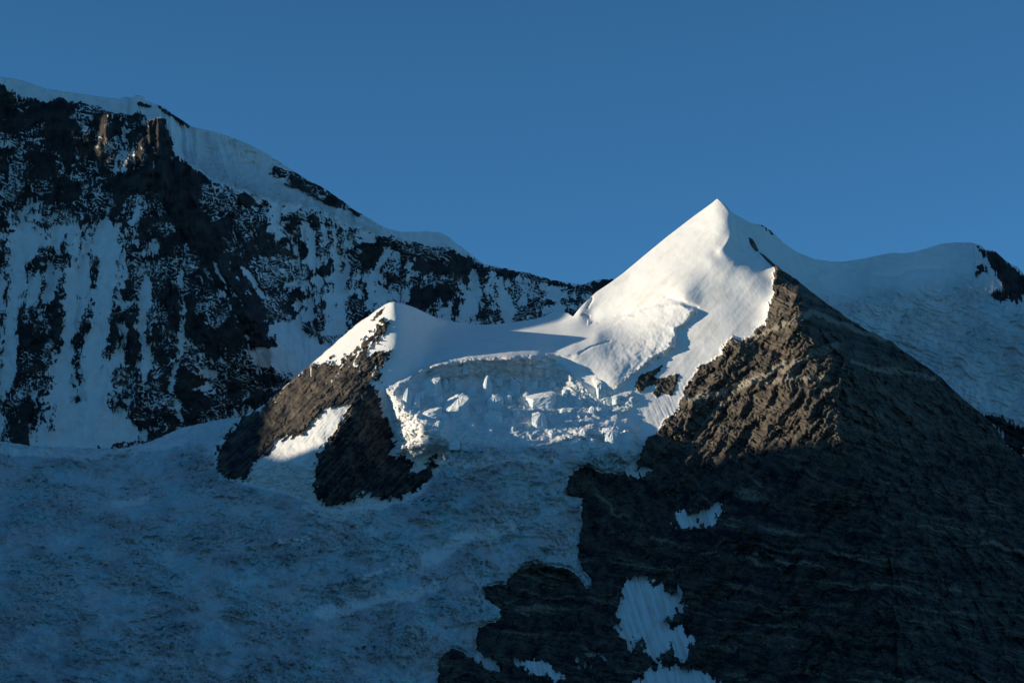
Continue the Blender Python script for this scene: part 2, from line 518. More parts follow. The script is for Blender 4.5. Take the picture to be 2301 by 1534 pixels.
# ------------------------------------------------------------------ mountain wall (snow-streaked, shaded)
def build_wall():
    us = axis(-400, 1560, -20, 1440, STEP, 12.0)
    rough = 2.2 * fbm(us / 26, us * 0, 4, 41) * smooth(560, 640, us) + 1.2 * fbm(us / 14, us * 0, 3, 42) * (np.abs(us - 320) < 60)
    snowy = ((us > 835) & (us < 1020)) | ((us > 420) & (us < 600))
    crest = cw(us) + np.where(snowy, 0.25, 1.0) * rough
    bottom = np.maximum(cf(np.clip(us, -400, 1600)) + 60, crest + 60)
    bottom = np.where((us > 480) & (us < 900), np.maximum(bottom, 900), bottom)
    bottom = np.where(us > 1300, crest + 140, bottom)
    U, V = sheet(us, crest, bottom, 420)

    sp = Spline(densify([(-400, 90, 6520), (0, 174, 6450), (400, 262, 6440), (600, 346, 6480), (812, 480, 6540), (1000, 530, 6560), (1300, 638, 6600), (1560, 700, 6650)], 60)
                + densify([(-400, 480, 6240), (0, 480, 6170), (250, 480, 6120)], 60)
                + densify([(-400, 1060, 5680), (0, 1060, 5700), (350, 1060, 5720), (480, 960, 5760)], 60)
                + densify([(360, 280, 6380), (352, 400, 6220), (440, 520, 6090), (520, 630, 5985), (570, 710, 5900), (606, 778, 5840)], 40)
                + densify([(640, 560, 6290), (640, 640, 6190), (640, 720, 6080), (660, 790, 5960), (600, 830, 5880)], 40)
                + densify([(560, 900, 5800), (700, 900, 5850), (880, 900, 5900)], 50)
                + densify([(800, 600, 6400), (850, 700, 6270), (900, 780, 6180)], 50)
                + densify([(1000, 640, 6400), (1100, 720, 6320), (1300, 740, 6330), (1560, 800, 6400)], 60))
    sp.grid(-430, 1600, 60, 1140, 6)
    Yb = sp(U, V)
    # a fall-line coordinate: gullies fan out down the wall
    k = np.interp(us, [-400, 0, 200, 350, 450, 540, 640, 720, 820, 1100, 1400], [-.12, -.10, -.05, .02, .30, .40, .22, .06, .03, .06, .10])[None, :]
    s = U - k * (V - 620)
    s = s + 9 * fbm(U / 60, V / 60, 3, 12)
    big = ridged(s / 95, V / 420, 3, 21)
    med = ridged(s / 36, V / 150, 3, 22)
    band = fbm(U / 170 + 0.2 * s / 170, (V + 0.12 * U) / 26, 3, 23)
    iso = fbm(U / 22, V / 22, 4, 24, 0.6)
    fine = fbm(s / 7, V / 16, 3, 25, 0.65)
    wob1 = fbm(U / 55, V / 55, 3, 30)
    amount = Spline([(-400, 400, -.2), (0, 300, -.55), (150, 280, -.6), (60, 380, -.5), (250, 330, -.4), (320, 310, -.25), (0, 480, -.1), (150, 440, -.35), (300, 440, -.4), (430, 420, -.8),
                     (500, 470, -.5), (560, 500, .0), (620, 470, .1), (600, 560, -.1), (100, 520, .35), (240, 540, .45), (0, 650, .35), (200, 700, .35), (100, 760, .0), (50, 860, -.1),
                     (200, 880, .6), (130, 960, .6), (260, 960, .7), (330, 660, .0), (330, 800, -.1), (400, 700, -.25), (400, 880, -.25), (480, 680, -.3), (480, 830, -.2), (560, 860, -.3),
                     (640, 640, -.25), (700, 560, .05), (760, 640, .2), (700, 700, .25), (800, 700, -.2), (820, 580, -.25), (900, 600, -.15), (960, 600, -.3), (1000, 640, -.2), (1060, 660, .1),
                     (1000, 700, .15), (1100, 640, -.05), (1180, 650, .15), (1180, 700, .0), (1260, 680, .1), (1330, 650, -.25), (1400, 680, -.3), (700, 480, .1), (780, 520, .0), (640, 760, .6), (700, 790, .6)], 30)
    amount.grid(-430, 1600, 60, 1140, 8)
    grain = fbm(s / 4.0, V / 26, 3, 26, .7)
    chip = fbm(U / 13, V / 5.2, 3, 27, .65)
    m = .05 + 1.1 * amount(U, V) + .16 * smooth(620, 720, U) - 0.50 * (big - .55) - 0.46 * (med - .55) - 0.34 * band + 0.32 * iso + 0.2 * fine + .34 * grain + .10 * chip
    wu, wv = U + 5 * iso + 4 * fine, V + 5 * band
    for pts, w, a in [
        ([(65, 598), (100, 585), (150, 570)], 30, 1.0), ([(146, 590), (141, 680), (110, 745), (86, 810), (62, 860), (30, 920)], 27, 1.1), ([(20, 900), (60, 930), (30, 965)], 40, 1.0),
        ([(134, 665), (126, 790)], 14, .8), ([(213, 590), (206, 685), (190, 745), (165, 772)], 19, 1.0), ([(170, 800), (168, 900)], 14, .7), ([(302, 570), (310, 630), (285, 660)], 18, .8), ([(303, 755), (277, 830), (262, 850)], 24, 1.0),
        ([(372, 585), (390, 690), (382, 770)], 32, .9), ([(366, 800), (385, 820)], 24, .9), ([(430, 500), (470, 570), (520, 642), (560, 695), (600, 768)], 24, 1.3),
        ([(555, 560), (600, 640), (645, 705)], 24, 1.1), ([(470, 775), (440, 810), (412, 852)], 24, 1.0), ([(400, 890), (440, 900)], 30, 1.0), ([(310, 935), (350, 925), (395, 955)], 30, 1.0),
        ([(545, 810), (510, 875), (570, 880), (630, 855)], 45, .8), ([(18, 988), (60, 1000)], 13, 1.2), ([(266, 1003), (328, 1003)], 11, 1.2), ([(345, 990), (380, 980)], 11, 1.0),
        ([(358, 275), (372, 320), (352, 400), (385, 445), (370, 480)], 34, 1.4), ([(400, 380), (450, 440), (440, 500)], 55, 1.0), ([(480, 400), (560, 450)], 22, 1.0),
        ([(0, 215), (60, 250), (150, 240), (230, 255), (290, 260)], 30, .9), ([(20, 330), (130, 340)], 40, .6), ([(140, 470), (250, 455), (310, 440)], 18, .7), ([(130, 500), (240, 485)], 14, .6),
        ([(692, 462), (662, 505)], 15, 1.0), ([(860, 535), (930, 552), (1030, 562), (1085, 602)], 22, 1.0), ([(625, 388), (700, 412), (800, 476)], 14, 1.3), ([(660, 410), (720, 440), (770, 464)], 16, 1.2),
        ([(770, 585), (835, 575)], 34, .8), ([(880, 610), (905, 640)], 24, .8), ([(960, 590), (1040, 600)], 26, .7), ([(975, 655), (1010, 650)], 28, .8), ([(1095, 680), (1098, 720)], 22, .9),
        ([(797, 680), (800, 735)], 24, .9), ([(675, 742), (720, 740)], 20, 1.0), ([(730, 768), (790, 760)], 17, 1.0), ([(1165, 640), (1155, 680)], 12, .8), ([(1320, 640), (1400, 650)], 16, 1.0),
        ([(1100, 600), (1250, 636), (1330, 640)], 8, .8), ([(1190, 682), (1300, 676)], 9, .8),
    ]:
        m -= .72 * a * np.minimum(stroke(wu, wv, pts, w * 1.1) * 1.5, 1)
    for pts, w, a in [
        ([(50, 520), (28, 700), (14, 880)], 20, .8), ([(165, 500), (158, 620), (152, 730), (138, 820), (138, 950)], 17, 1.0), ([(238, 520), (240, 620), (226, 700), (207, 790), (200, 900), (205, 980)], 25, 1.0),
        ([(330, 640), (318, 740), (330, 810), (322, 850)], 13, .9), ([(405, 610), (412, 700), (402, 800), (385, 870), (400, 900), (404, 960)], 11, 1.2), ([(478, 590), (520, 650), (548, 690)], 6, 1.3), ([(545, 600), (592, 668)], 8, 1.2),
        ([(345, 330), (352, 380)], 6, 1.2), ([(330, 430), (300, 500)], 10, .9), ([(754, 565), (768, 745)], 9, 1.1), ([(872, 561), (834, 631), (832, 694)], 10, 1.1), ([(920, 592), (914, 672)], 9, 1.0),
        ([(1122, 628), (1138, 725)], 10, 1.1), ([(1060, 680), (1040, 720)], 14, .8), ([(1000, 700), (1000, 730)], 14, .8), ([(700, 520), (700, 600)], 8, .6), ([(640, 740), (690, 785)], 28, 1.2), ([(580, 800), (640, 800), (720, 795)], 24, 1.2),
        ([(270, 800), (240, 860)], 20, .7), ([(100, 985), (250, 985)], 16, 1.0), ([(620, 480), (660, 470)], 18, .8),
    ]:
        m += a * np.minimum(stroke(wu, wv, pts, w) * 1.7, 1)
    # snow cap and hanging glacier under the crest
    cap = np.interp(us, [-400, 0, 20, 60, 100, 130, 200, 260, 300, 350, 372, 395, 430, 480, 560, 600, 640, 700, 760, 800, 850, 880, 920, 980, 1030, 1080, 1110, 1500],
                    [30, 18, 26, 36, 30, 16, 20, 32, 40, 40, 50, 90, 90, 115, 115, 108, 90, 62, 56, 40, 26, 14, 24, 32, 18, 4, 1, 1])[None, :]
    depth = V - crest[None, :]
    incap = (cap - depth + 6 * iso + 5 * fine) / 12
    notch = np.maximum(np.maximum(stroke(wu, wv, [(618, 384), (700, 408), (805, 478)], 15), stroke(wu, wv, [(650, 410), (700, 430), (775, 466)], 14)), np.maximum(stroke(wu, wv, [(318, 232), (332, 240)], 7), stroke(wu, wv, [(355, 240), (425, 283)], 5)))
    notch = np.maximum(notch, stroke(wu, wv, [(360, 280), (375, 320)], 20))
    m = np.where(incap > -1, np.maximum(m, np.clip(incap, -1, 1.2)), m) - 2.2 * np.minimum(notch * 2, 1)
    snow = smooth(-.2, .2, m)
    # thin snow lying on ledges and in cracks of the rock
    la = np.abs(perlin(U / 95 + .4 * wob1, (V - .30 * U) / 9.5 + 1.2 * wob1, 31))
    lb = np.abs(perlin(U / 46, (V + .42 * U) / 10 + .9 * wob1, 32))
    lc = np.abs(perlin(s / 10 + .7 * wob1, V / 95, 33))
    dens = smooth(-.35, .35, fbm(U / 70, V / 70, 3, 34) + .25 * amount(U, V) + .1)
    dens = dens * (1 - .85 * np.minimum(1, 1.6 * stroke(U, V, [(360, 290), (352, 400), (440, 500), (520, 640), (600, 765)], 46)))
    ledges = np.maximum(np.maximum(smooth(.16, .03, la) * smooth(-.3, .2, iso), smooth(.11, .02, lb) * smooth(.1, -.3, iso)), smooth(.10, .02, lc) * smooth(-.1, .3, band))
    speck = .75 * smooth(.45, .8, grain + .25 * chip)
    snow = np.maximum(snow, np.maximum(ledges, speck) * dens)
    # powder clinging to the rough rock
    powder = np.clip(.20 + .22 * fbm(U / 45, V / 60, 3, 35) + .16 * grain + .12 * band, 0, .42) * (.35 + .65 * dens)
    snow = np.maximum(snow, powder)
    hang = smooth(0, 1, incap) * smooth(380, 440, U) * (1 - smooth(830, 900, U))
    ice = hang * (0.15 + 0.5 * smooth(.35, .95, depth / np.maximum(cap, 1)))
    rockiness = 1 - snow
    serac = worley(U / 16 + iso, V / 9 + .4 * iso, 4)
    Y = Yb - 26 * big - 9 * med * (0.35 + 0.65 * rockiness) - 5.5 * np.clip(-m, -.4, 1.6) - 5 * iso * (0.25 + rockiness) - 3.2 * fine * (.15 + rockiness)
    Y = Y + 0.85 * np.clip(cap - depth, 0, 70) * np.clip(smooth(0, 1, incap) * (smooth(380, 430, U) * (1 - smooth(1030, 1090, U)) + .6 * (U < 300)), 0, 1)
    Y = Y - hang * (9 * serac[2] + 4 * (serac[1] - serac[0])) - 4 * hang
    Y = Y - 26 * np.minimum(stroke(wu, wv, [(430, 500), (520, 642), (560, 695), (602, 770)], 34), .6)
    Y = Y - 30 * np.minimum(stroke(wu, wv, [(358, 285), (352, 400), (385, 445)], 40), .6)
    for pts, wd in [([(232, 248), (237, 290), (226, 335)], 24), ([(292, 285), (312, 330), (302, 352), (278, 382)], 22), ([(200, 300), (196, 315)], 16), ([(330, 385), (350, 384)], 12)]:
        Y = Y - 38 * np.minimum(stroke(U + 5 * iso, V, pts, wd), .75)
    tone = 0.36 + 0.35 * iso + 0.25 * band + .5 * smooth(.2, .7, fbm(U / 90, V / 60, 3, 29)) + 0.3 * smooth(.3, .9, stroke(U, V, [(360, 300), (352, 420)], 60)) + .25 * smooth(.2, .9, stroke(U, V, [(225, 250), (240, 330), (300, 320), (275, 380)], 45))
    tone = np.where(snow > .5, .12 + .25 * np.clip(iso, 0, 1) + .3 * ice, np.clip(tone, 0, .98))
    X3, Y3, Z3 = at(U, V, Y)
    nb = 0
    slope = np.full(us.shape, .85)
    X3, Y3, Z3, nb = with_back(X3, Y3, Z3, slope, 900, 8, 51, us)
    ext = lambda q: np.vstack([np.repeat(q[:1], nb, 0), q]).ravel()
    put("mountain_wall", np.stack([X3, Y3, Z3], -1).reshape(-1, 3), grid_faces(*X3.shape), MAT_WALL,
        {"snow": ext(snow), "ice": ext(ice), "tone": ext(tone)}, kind="structure",
        label="huge shaded dark rock wall streaked with snow gullies under an icy crest", category="mountain")


build_wall()


# ------------------------------------------------------------------ back mountain to the right of the white peak
def build_back():
    us = axis(1560, 2700, 1580, 2330, STEP, 12.0)
    crest = cb(us) + 1.6 * fbm(us / 14, us * 0, 3, 61) * smooth(2190, 2220, us) + .5 * fbm(us / 60, us * 0, 2, 62)
    bottom = np.maximum(cf(us) + 50, crest + 60)
    U, V = sheet(us, crest, bottom, 250)
    sp = Spline(densify([(1560, 520, 5520), (1622, 462, 5540), (1700, 505, 5600), (1790, 566, 5720), (1880, 588, 5850), (2010, 568, 5960), (2150, 545, 6020), (2230, 562, 5960), (2301, 616, 5930), (2700, 800, 5900)], 50)
                + densify([(1560, 640, 5480), (1700, 620, 5520), (1800, 690, 5540), (1900, 760, 5560), (2000, 820, 5560), (2200, 980, 5460), (2320, 1080, 5420), (2700, 1380, 5350)], 50)
                + densify([(1880, 640, 5740), (2100, 650, 5800)], 60) + densify([(2190, 640, 5850), (2301, 700, 5770), (2700, 900, 5700)], 60) + densify([(2080, 760, 5680), (2250, 850, 5600)], 60))
    sp.grid(1520, 2740, 440, 1420, 6)
    Yb = sp(U, V)
    iso = fbm(U / 24, V / 24, 4, 71, .55)
    fine = fbm(U / 8, V / 8, 3, 72, .6)
    zone = smooth(20, 90, V - crest[None, :] - 26) * smooth(1800, 1900, U + .3 * (V - 600))
    wob = fbm(U / 110, V / 110, 3, 73)
    f1, f2, hgt = worley(U / 24 + 1.2 * wob, V / 11 + .9 * wob + .012 * U, 6)
    crev = smooth(.16, .0, f2 - f1)
    t9 = -V / 30 + .3 * U / 30 + 2.2 * wob + .5 * iso
    f9 = t9 - np.floor(t9)
    hg9 = -(smooth(.6, 1, f9) - f9) * smooth(-.2, .3, fbm(U / 90, V / 60, 2, 69))
    lines = ridged(U / 150 + wob * .8, (V - .25 * U) / 16 + wob * 1.4, 3, 74)
    rock = np.full(U.shape, -60., F)
    wu, wv = U + 6 * fine + 5 * iso, V + 7 * iso + 4 * fine
    for pts in [[(2188, 548), (2215, 560), (2240, 562), (2265, 590), (2310, 620), (2400, 690), (2400, 730), (2301, 665), (2290, 690), (2262, 668), (2246, 630), (2225, 596), (2200, 566)], [(2195, 592), (2215, 594), (2220, 615), (2200, 625), (2188, 615)],
                [(2235, 615), (2270, 618), (2260, 632), (2238, 628)], [(2235, 645), (2265, 650), (2260, 675), (2240, 685), (2228, 665)], [(2200, 925), (2240, 930), (2290, 955), (2280, 975), (2240, 960), (2215, 950)], [(2240, 955), (2320, 960), (2330, 1060), (2290, 1040), (2262, 1000)],
                [(1702, 503), (1714, 504), (1736, 520), (1730, 523), (1712, 512)]]:
        rock = np.maximum(rock, poly_sd(wu, wv, pts, 30))
    rock = rock + 7 * fbm(U / 5, V / 30, 3, 80) * (rock > -8) - 2
    snow = smooth(3, -3, rock)
    snow = np.where((wu > 2300) & (wv > 995), np.maximum(snow, smooth(.1, .3, fbm(U / 12, V / 5, 3, 77))), snow)
    face = smooth(2120, 2190, U) * (1 - smooth(120, 170, V - crest[None, :]))
    Y = Yb - 14 * wob - zone * (1.5 * hgt - 3.5 * smooth(.06, .0, np.abs(perlin(U / 80 + wob, (V - .2 * U) / 15 + wob, 79))) * smooth(-.1, .3, wob) + 8 * lines + 6 * iso + 1.6 * fine + 6 * hg9) - 1.6 * iso - .7 * fine - (1 - snow) * (4 + 3 * fine + 4 * iso) - face * 3.5 * ridged(U / 9, V / 90, 2, 78)
    Y = Y + 10 * smooth(9, 0, line_dist(U, V, [(1900, 602), (1960, 618), (2010, 622), (2050, 605), (2120, 604)])[0])
    Y = Y + 7 * smooth(6, 0, line_dist(U, V, [(2120, 605), (2150, 655), (2220, 690), (2301, 740)])[0])
    ice = zone * np.clip(.45 + .35 * crev + .3 * wob, 0, 1) + .25 * face
    X3, Y3, Z3 = at(U, V, Y)
    X3, Y3, Z3, nb = with_back(X3, Y3, Z3, np.full(us.shape, .7), 900, 8, 52, us)
    ext = lambda q: np.vstack([np.repeat(q[:1], nb, 0), q]).ravel()
    put("back_mountain", np.stack([X3, Y3, Z3], -1).reshape(-1, 3), grid_faces(*X3.shape), MAT_WALL,
        {"snow": ext(snow), "ice": ext(np.clip(ice, 0, 1)), "tone": ext(np.where(snow > .5, np.clip(.08 + .25 * wob + .12 * lines * zone, 0, .8), np.clip(.4 + .4 * iso, 0, .95)))}, kind="structure",
        label="shaded snow saddle and crevassed slope rising to a rounded summit behind the dark pyramid", category="mountain")


build_back()
# ------------------------------------------------------------------ front massif: white peak, dark rock pyramid, small horn, icefall, glacier
ARETE = [(1612, 446), (1624, 458), (1635, 472), (1643, 488), (1646, 505), (1644, 522), (1638, 538), (1628, 553), (1614, 570), (1602, 586)]
ROCK_ARETE = [(1747, 598, 5390), (1782, 623, 5340), (1801, 652, 5295), (1813, 686, 5250), (1829, 717, 5212), (1854, 758, 5165), (1869, 780, 5142), (1894, 802, 5115), (1904, 830, 5085), (1894, 864, 5055),
              (1884, 900, 5025), (1888, 930, 5002), (1900, 965, 4976), (1908, 1000, 4950), (1950, 1090, 4875), (1990, 1200, 4785), (2010, 1320, 4690), (2020, 1534, 4510), (2030, 2100, 4000)]
HORN_RIB = [(887, 679, 5250), (902, 715, 5221), (908, 760, 5186), (905, 810, 5147), (890, 850, 5113), (835, 870, 5078), (765, 945, 4985), (718, 1020, 4920), (706, 1095, 4870)]
ROCK_PYRAMID = [(1746, 592), (1740, 625), (1736, 662), (1724, 700), (1720, 728), (1710, 748), (1697, 742), (1690, 755), (1665, 766), (1650, 758), (1628, 776), (1622, 796), (1596, 812), (1576, 822), (1556, 850),
                (1540, 868), (1535, 890), (1521, 925), (1500, 940), (1480, 968), (1456, 985), (1441, 1010), (1432, 1032), (1412, 1046), (1400, 1064), (1380, 1062), (1345, 1056), (1312, 1047), (1288, 1060), (1276, 1085),
                (1272, 1108), (1290, 1119), (1310, 1118), (1309, 1150), (1306, 1188), (1300, 1215), (1297, 1246), (1312, 1281), (1328, 1309), (1322, 1324), (1304, 1300), (1285, 1281), (1261, 1272), (1225, 1268), (1187, 1268),
                (1164, 1281), (1144, 1297), (1136, 1311), (1112, 1314), (1089, 1318), (1091, 1344), (1108, 1358), (1125, 1366), (1127, 1387), (1101, 1401), (1070, 1412), (1068, 1442), (1072, 1478), (1050, 1473), (1030, 1460), (1016, 1457),
                (1004, 1463), (987, 1485), (984, 1534), (960, 2300), (2800, 2300), (2800, 1200), (2400, 1000), (1900, 640)]
HORN_ROCK = [(640, 866), (676, 836), (700, 815), (716, 826), (740, 800), (748, 796), (738, 818), (745, 828), (765, 813), (790, 795), (810, 776), (828, 752), (842, 736), (862, 719), (873, 722), (870, 738), (858, 755), (835, 772), (822, 795),
             (830, 801), (850, 792), (880, 788), (872, 805), (856, 830), (850, 850), (835, 860), (843, 872), (850, 892), (862, 930), (876, 955), (882, 1000), (874, 1026), (888, 1022), (908, 1024), (924, 1036), (926, 1066), (950, 1056),
             (972, 1032), (984, 1021), (981, 1046), (962, 1080), (940, 1102), (900, 1119), (872, 1121), (822, 1106), (800, 1120), (746, 1139), (711, 1116), (704, 1090), (714, 1022), (730, 1000), (760, 962), (784, 918), (790, 901),
             (770, 906), (740, 915), (716, 930), (700, 950), (680, 970), (620, 990), (590, 1020), (566, 1056), (550, 1077), (512, 1071), (486, 1046), (488, 1010), (510, 975), (545, 940), (575, 920), (600, 905)]
HORN_AREA = [(480, 1010), (545, 938), (600, 895), (700, 800), (800, 715), (870, 660), (920, 665), (985, 700), (975, 740), (985, 780), (955, 815), (915, 846), (885, 860), (862, 872), (880, 950), (890, 1020), (930, 1030),
             (990, 1012), (985, 1055), (945, 1108), (880, 1130), (750, 1148), (640, 1105), (545, 1085), (490, 1060)]
PEAK_AREA = [(1612, 420), (1280, 690), (1290, 712), (1330, 722), (1240, 797), (1300, 850), (1345, 892), (1420, 880), (1440, 905), (1400, 935), (1330, 950), (1420, 960), (1450, 1000), (1440, 1030), (1560, 1000), (1780, 700), (1800, 620), (1700, 500)]
SMALL_ROCKS = [[(1425, 866), (1438, 843), (1470, 830), (1490, 818), (1482, 832), (1469, 845), (1478, 850), (1500, 845), (1526, 840), (1519, 871), (1508, 890), (1490, 882), (1476, 893), (1466, 884), (1480, 862), (1455, 868), (1438, 884)],
               [(1665, 495), (1672, 497), (1684, 508), (1680, 511), (1668, 506)], [(1682, 533), (1692, 538), (1704, 560), (1700, 567), (1690, 556), (1684, 544)], [(1704, 566), (1716, 572), (1748, 600), (1742, 604), (1722, 586)],
               [(866, 686), (858, 704), (838, 722), (832, 722), (846, 704)], [(1690, 752), (1712, 742), (1720, 730), (1700, 735)]]
PATCHES = [([(1510, 1180), (1523, 1146), (1545, 1150), (1562, 1142), (1580, 1146), (1606, 1129), (1627, 1149), (1608, 1166), (1590, 1180), (1551, 1186)], "streaked snow patch hanging on the shaded dark wall"),
           ([(1402, 1308), (1420, 1298), (1441, 1293), (1462, 1306), (1484, 1313), (1500, 1326), (1523, 1311), (1537, 1336), (1535, 1368), (1504, 1395), (1508, 1420), (1530, 1396), (1538, 1422), (1567, 1431), (1545, 1465), (1527, 1485), (1505, 1455), (1480, 1489), (1441, 1473), (1440, 1440), (1424, 1430), (1428, 1470), (1418, 1477), (1410, 1438), (1387, 1422), (1390, 1400), (1387, 1375), (1398, 1336)], "large tattered ice field draped down the dark wall"),
           ([(1430, 1540), (1434, 1516), (1465, 1500), (1500, 1494), (1535, 1497), (1582, 1512), (1622, 1537), (1640, 1570), (1440, 1570)], "rounded snow patch under the tattered ice field"),
           ([(1144, 1479), (1180, 1482), (1222, 1483), (1242, 1504), (1277, 1516), (1261, 1527), (1222, 1520), (1183, 1504)], "flat snow patch at the foot of the rock step"),
           ([(1074, 1462), (1105, 1481), (1152, 1504), (1113, 1508), (1078, 1500), (1070, 1480)], "narrow snow ramp below the glacier snout"),
           ([(1289, 1474), (1320, 1484), (1340, 1493), (1328, 1502), (1300, 1497)], "small snow strip on the rock ledge"),
           ([(1304, 1463), (1347, 1465), (1363, 1485), (1345, 1480)], "thin snow sliver above the ledge strip"),
           ([(1390, 1052), (1408, 1040), (1422, 1023), (1432, 1036), (1441, 1047), (1467, 1050), (1441, 1071), (1410, 1074)], "grooved snow apron beside the icefall edge")]


def build_front():
    us = axis(-400, 2700, -16, 2318, STEP, 14.0)
    rocky = smooth(570, 610, us) * (1 - smooth(830, 860, us)) + smooth(1735, 1760, us)
    icy = 1 - smooth(420, 560, us)
    crest = cf(us) + rocky * (2.0 * fbm(us / 20, us * 0, 4, 81)) + icy * 3.0 * fbm(us / 24, us * 0, 3, 82)
    bottom = np.full(us.shape, 1560.0)
    U, V = sheet(us, crest, bottom, 590, [1580, 1610, 1660, 1740, 1850, 2000, 2200])
    c3 = lambda pts, y0: [(a, b, y0 + i * 0) for i, (a, b) in enumerate(pts)]
    P = []
    # skyline
    P += densify([(1612, 446, 5500), (1560, 485, 5508), (1500, 531, 5514), (1400, 614, 5522), (1340, 656, 5520), (1300, 692, 5510), (1288, 711, 5505)], 25)
    P += densify([(1285, 711, 5520), (1200, 717, 5570), (1130, 727, 5590), (1060, 728, 5585), (1010, 721, 5540), (985, 716, 5490), (960, 704, 5420), (930, 690, 5330), (905, 681, 5275), (887, 678, 5250)], 22)
    P += densify([(887, 678, 5250), (865, 684, 5258), (800, 730, 5285), (720, 800, 5300), (640, 868, 5305), (600, 904, 5300), (560, 930, 5270)], 25)
    P += densify([(480, 944, 5420), (380, 972, 5400), (270, 1008, 5350), (0, 992, 5370), (-400, 975, 5380)], 60)
    P += densify([(1664, 498, 5505), (1690, 536, 5510), (1745, 592, 5440), (1850, 676, 5440), (1960, 746, 5440), (2080, 822, 5420), (2200, 924, 5380), (2301, 1030, 5340), (2720, 1330, 5250)], 40)
    # arete of the white peak and its broad nose
    for (a, b), y in zip(ARETE, np.linspace(5500, 5372, len(ARETE))):
        P.append((a, b, y))
    P += densify([(1620, 565, 5386), (1655, 592, 5366), (1700, 614, 5348), (1738, 634, 5332)], 22)
    P += densify([(1690, 570, 5440), (1722, 594, 5415)], 20)
    P += densify([(1602, 586, 5380), (1590, 622, 5356), (1575, 690, 5312), (1556, 770, 5250), (1500, 850, 5192), (1450, 920, 5138), (1420, 980, 5088)], 30)
    P += densify([(1650, 640, 5332), (1650, 690, 5296), (1640, 750, 5240)], 30)
    P += densify([(1735, 660, 5302), (1715, 700, 5272), (1700, 740, 5240)], 30)
    P += densify([(1330, 722, 5480), (1400, 712, 5430), (1480, 680, 5370), (1540, 660, 5330)], 30)
    P += densify([(1240, 797, 5240), (1290, 778, 5270), (1340, 752, 5330)], 25)
    P += densify([(1320, 840, 5200), (1380, 860, 5170), (1430, 850, 5185)], 30)
    # rock pyramid
    P += densify(ROCK_ARETE, 40)
    P += densify([(1596, 812, 5202), (1556, 850, 5182), (1521, 925, 5128), (1456, 985, 5082), (1412, 1046, 5015), (1330, 1060, 4985)], 30)
    P += densify([(1700, 800, 5172), (1690, 900, 5100), (1650, 1000, 5030), (1620, 1100, 4950)], 40)
    P += densify([(1310, 1118, 4950), (1306, 1188, 4900), (1297, 1246, 4850), (1328, 1309, 4795), (1400, 1300, 4800), (1500, 1300, 4800)], 40)
    P += densify([(1089, 1318, 4720), (1127, 1387, 4665), (1200, 1400, 4665), (1300, 1400, 4690)], 40)
    P += densify([(984, 1534, 4480), (1200, 1534, 4530), (1500, 1534, 4580), (1800, 1534, 4560)], 60)
    P += densify([(2301, 1250, 5050), (2301, 1534, 4760), (2720, 1534, 4900)], 60)
    # small horn
    P += densify(HORN_RIB, 25)
    P += densify([(870, 872, 5085), (866, 920, 5070), (880, 960, 5045), (886, 1010, 5005), (900, 1030, 4985)], 22)
    P += densify([(700, 900, 5110), (660, 960, 5070), (610, 1010, 5030), (560, 1070, 4985)], 30)
    P += densify([(486, 1046, 5110), (550, 1080, 4985), (640, 1110, 4920), (710, 1130, 4875), (800, 1125, 4880), (880, 1125, 4890), (950, 1100, 4920), (985, 1020, 4975)], 30)
    P += densify([(960, 760, 5330), (975, 800, 5230), (950, 818, 5182), (915, 848, 5124)], 22)
    # plateau lip, ice cliff, icefall
    P += densify([(940, 826, 5150), (975, 814, 5172), (1050, 801, 5190), (1150, 796, 5205), (1235, 797, 5225)], 22)
    P += densify([(950, 856, 5146), (1000, 856, 5166), (1080, 852, 5190), (1160, 852, 5206), (1250, 858, 5208)], 25)
    P += densify([(930, 900, 5062), (1000, 900, 5118), (1100, 905, 5136), (1250, 905, 5154), (1380, 905, 5158)], 30)
    P += densify([(905, 905, 5046), (930, 930, 5008), (960, 955, 4962), (985, 985, 4924), (985, 1015, 4910)], 22)
    P += densify([(1015, 1000, 4940), (1100, 1000, 4960), (1250, 1000, 4975), (1400, 1010, 5000)], 30)
    P += densify([(1010, 1110, 4860), (1150, 1110, 4885), (1250, 1110, 4900)], 40)
    P += densify([(900, 1220, 4790), (1050, 1230, 4780), (1200, 1230, 4830), (1270, 1240, 4840)], 40)
    P += densify([(-400, 1250, 4920), (0, 1250, 4900), (300, 1240, 4870), (600, 1230, 4800), (760, 1200, 4810)], 70)
    P += densify([(-400, 1110, 5190), (0, 1110, 5170), (300, 1100, 5140), (440, 1070, 5150)], 70)
    P += densify([(-400, 1534, 4450), (0, 1534, 4430), (400, 1534, 4420), (800, 1534, 4430)], 70)
    P += densify([(900, 1400, 4570), (1040, 1400, 4620), (600, 1400, 4600)], 70)
    P += densify([(-400, 2200, 3600), (600, 2200, 3600), (1400, 2200, 3700), (2100, 2200, 3900), (2700, 2200, 4000)], 120)
    sp = Spline(P, 12.0)
    sp.grid(-440, 2740, 420, 2240, 5)
    Yb = sp(U, V)
    # razor edge on the curved arete
    d, side, along = line_dist(U, V, ARETE)
    k = 1.05 * smooth(1.0, .6, along) * (d < 120)
    Yb = Yb + k * (d - np.sqrt(d * d + 15 * 15)) * smooth(120, 60, d) * smooth(0, .04, along + .03)

    iso = fbm(U / 26, V / 26, 4, 101, .55)
    fine = fbm(U / 8, V / 8, 3, 102, .62)
    wob = fbm(U / 120, V / 120, 3, 103)
    wu, wv = U + 4 * iso + 3.5 * fine, V + 4 * fbm(U / 26 + 7, V / 26, 4, 105) + 3 * fine
    rockS = poly_sd(wu, wv, ROCK_PYRAMID, 60)
    diag = fbm((U + V) / 9, (U - V * .7) / 60, 3, 106)          # streaks along the horn's strata
    rockH = poly_sd(wu + 4 * diag, wv + 3 * diag, HORN_ROCK, 60)
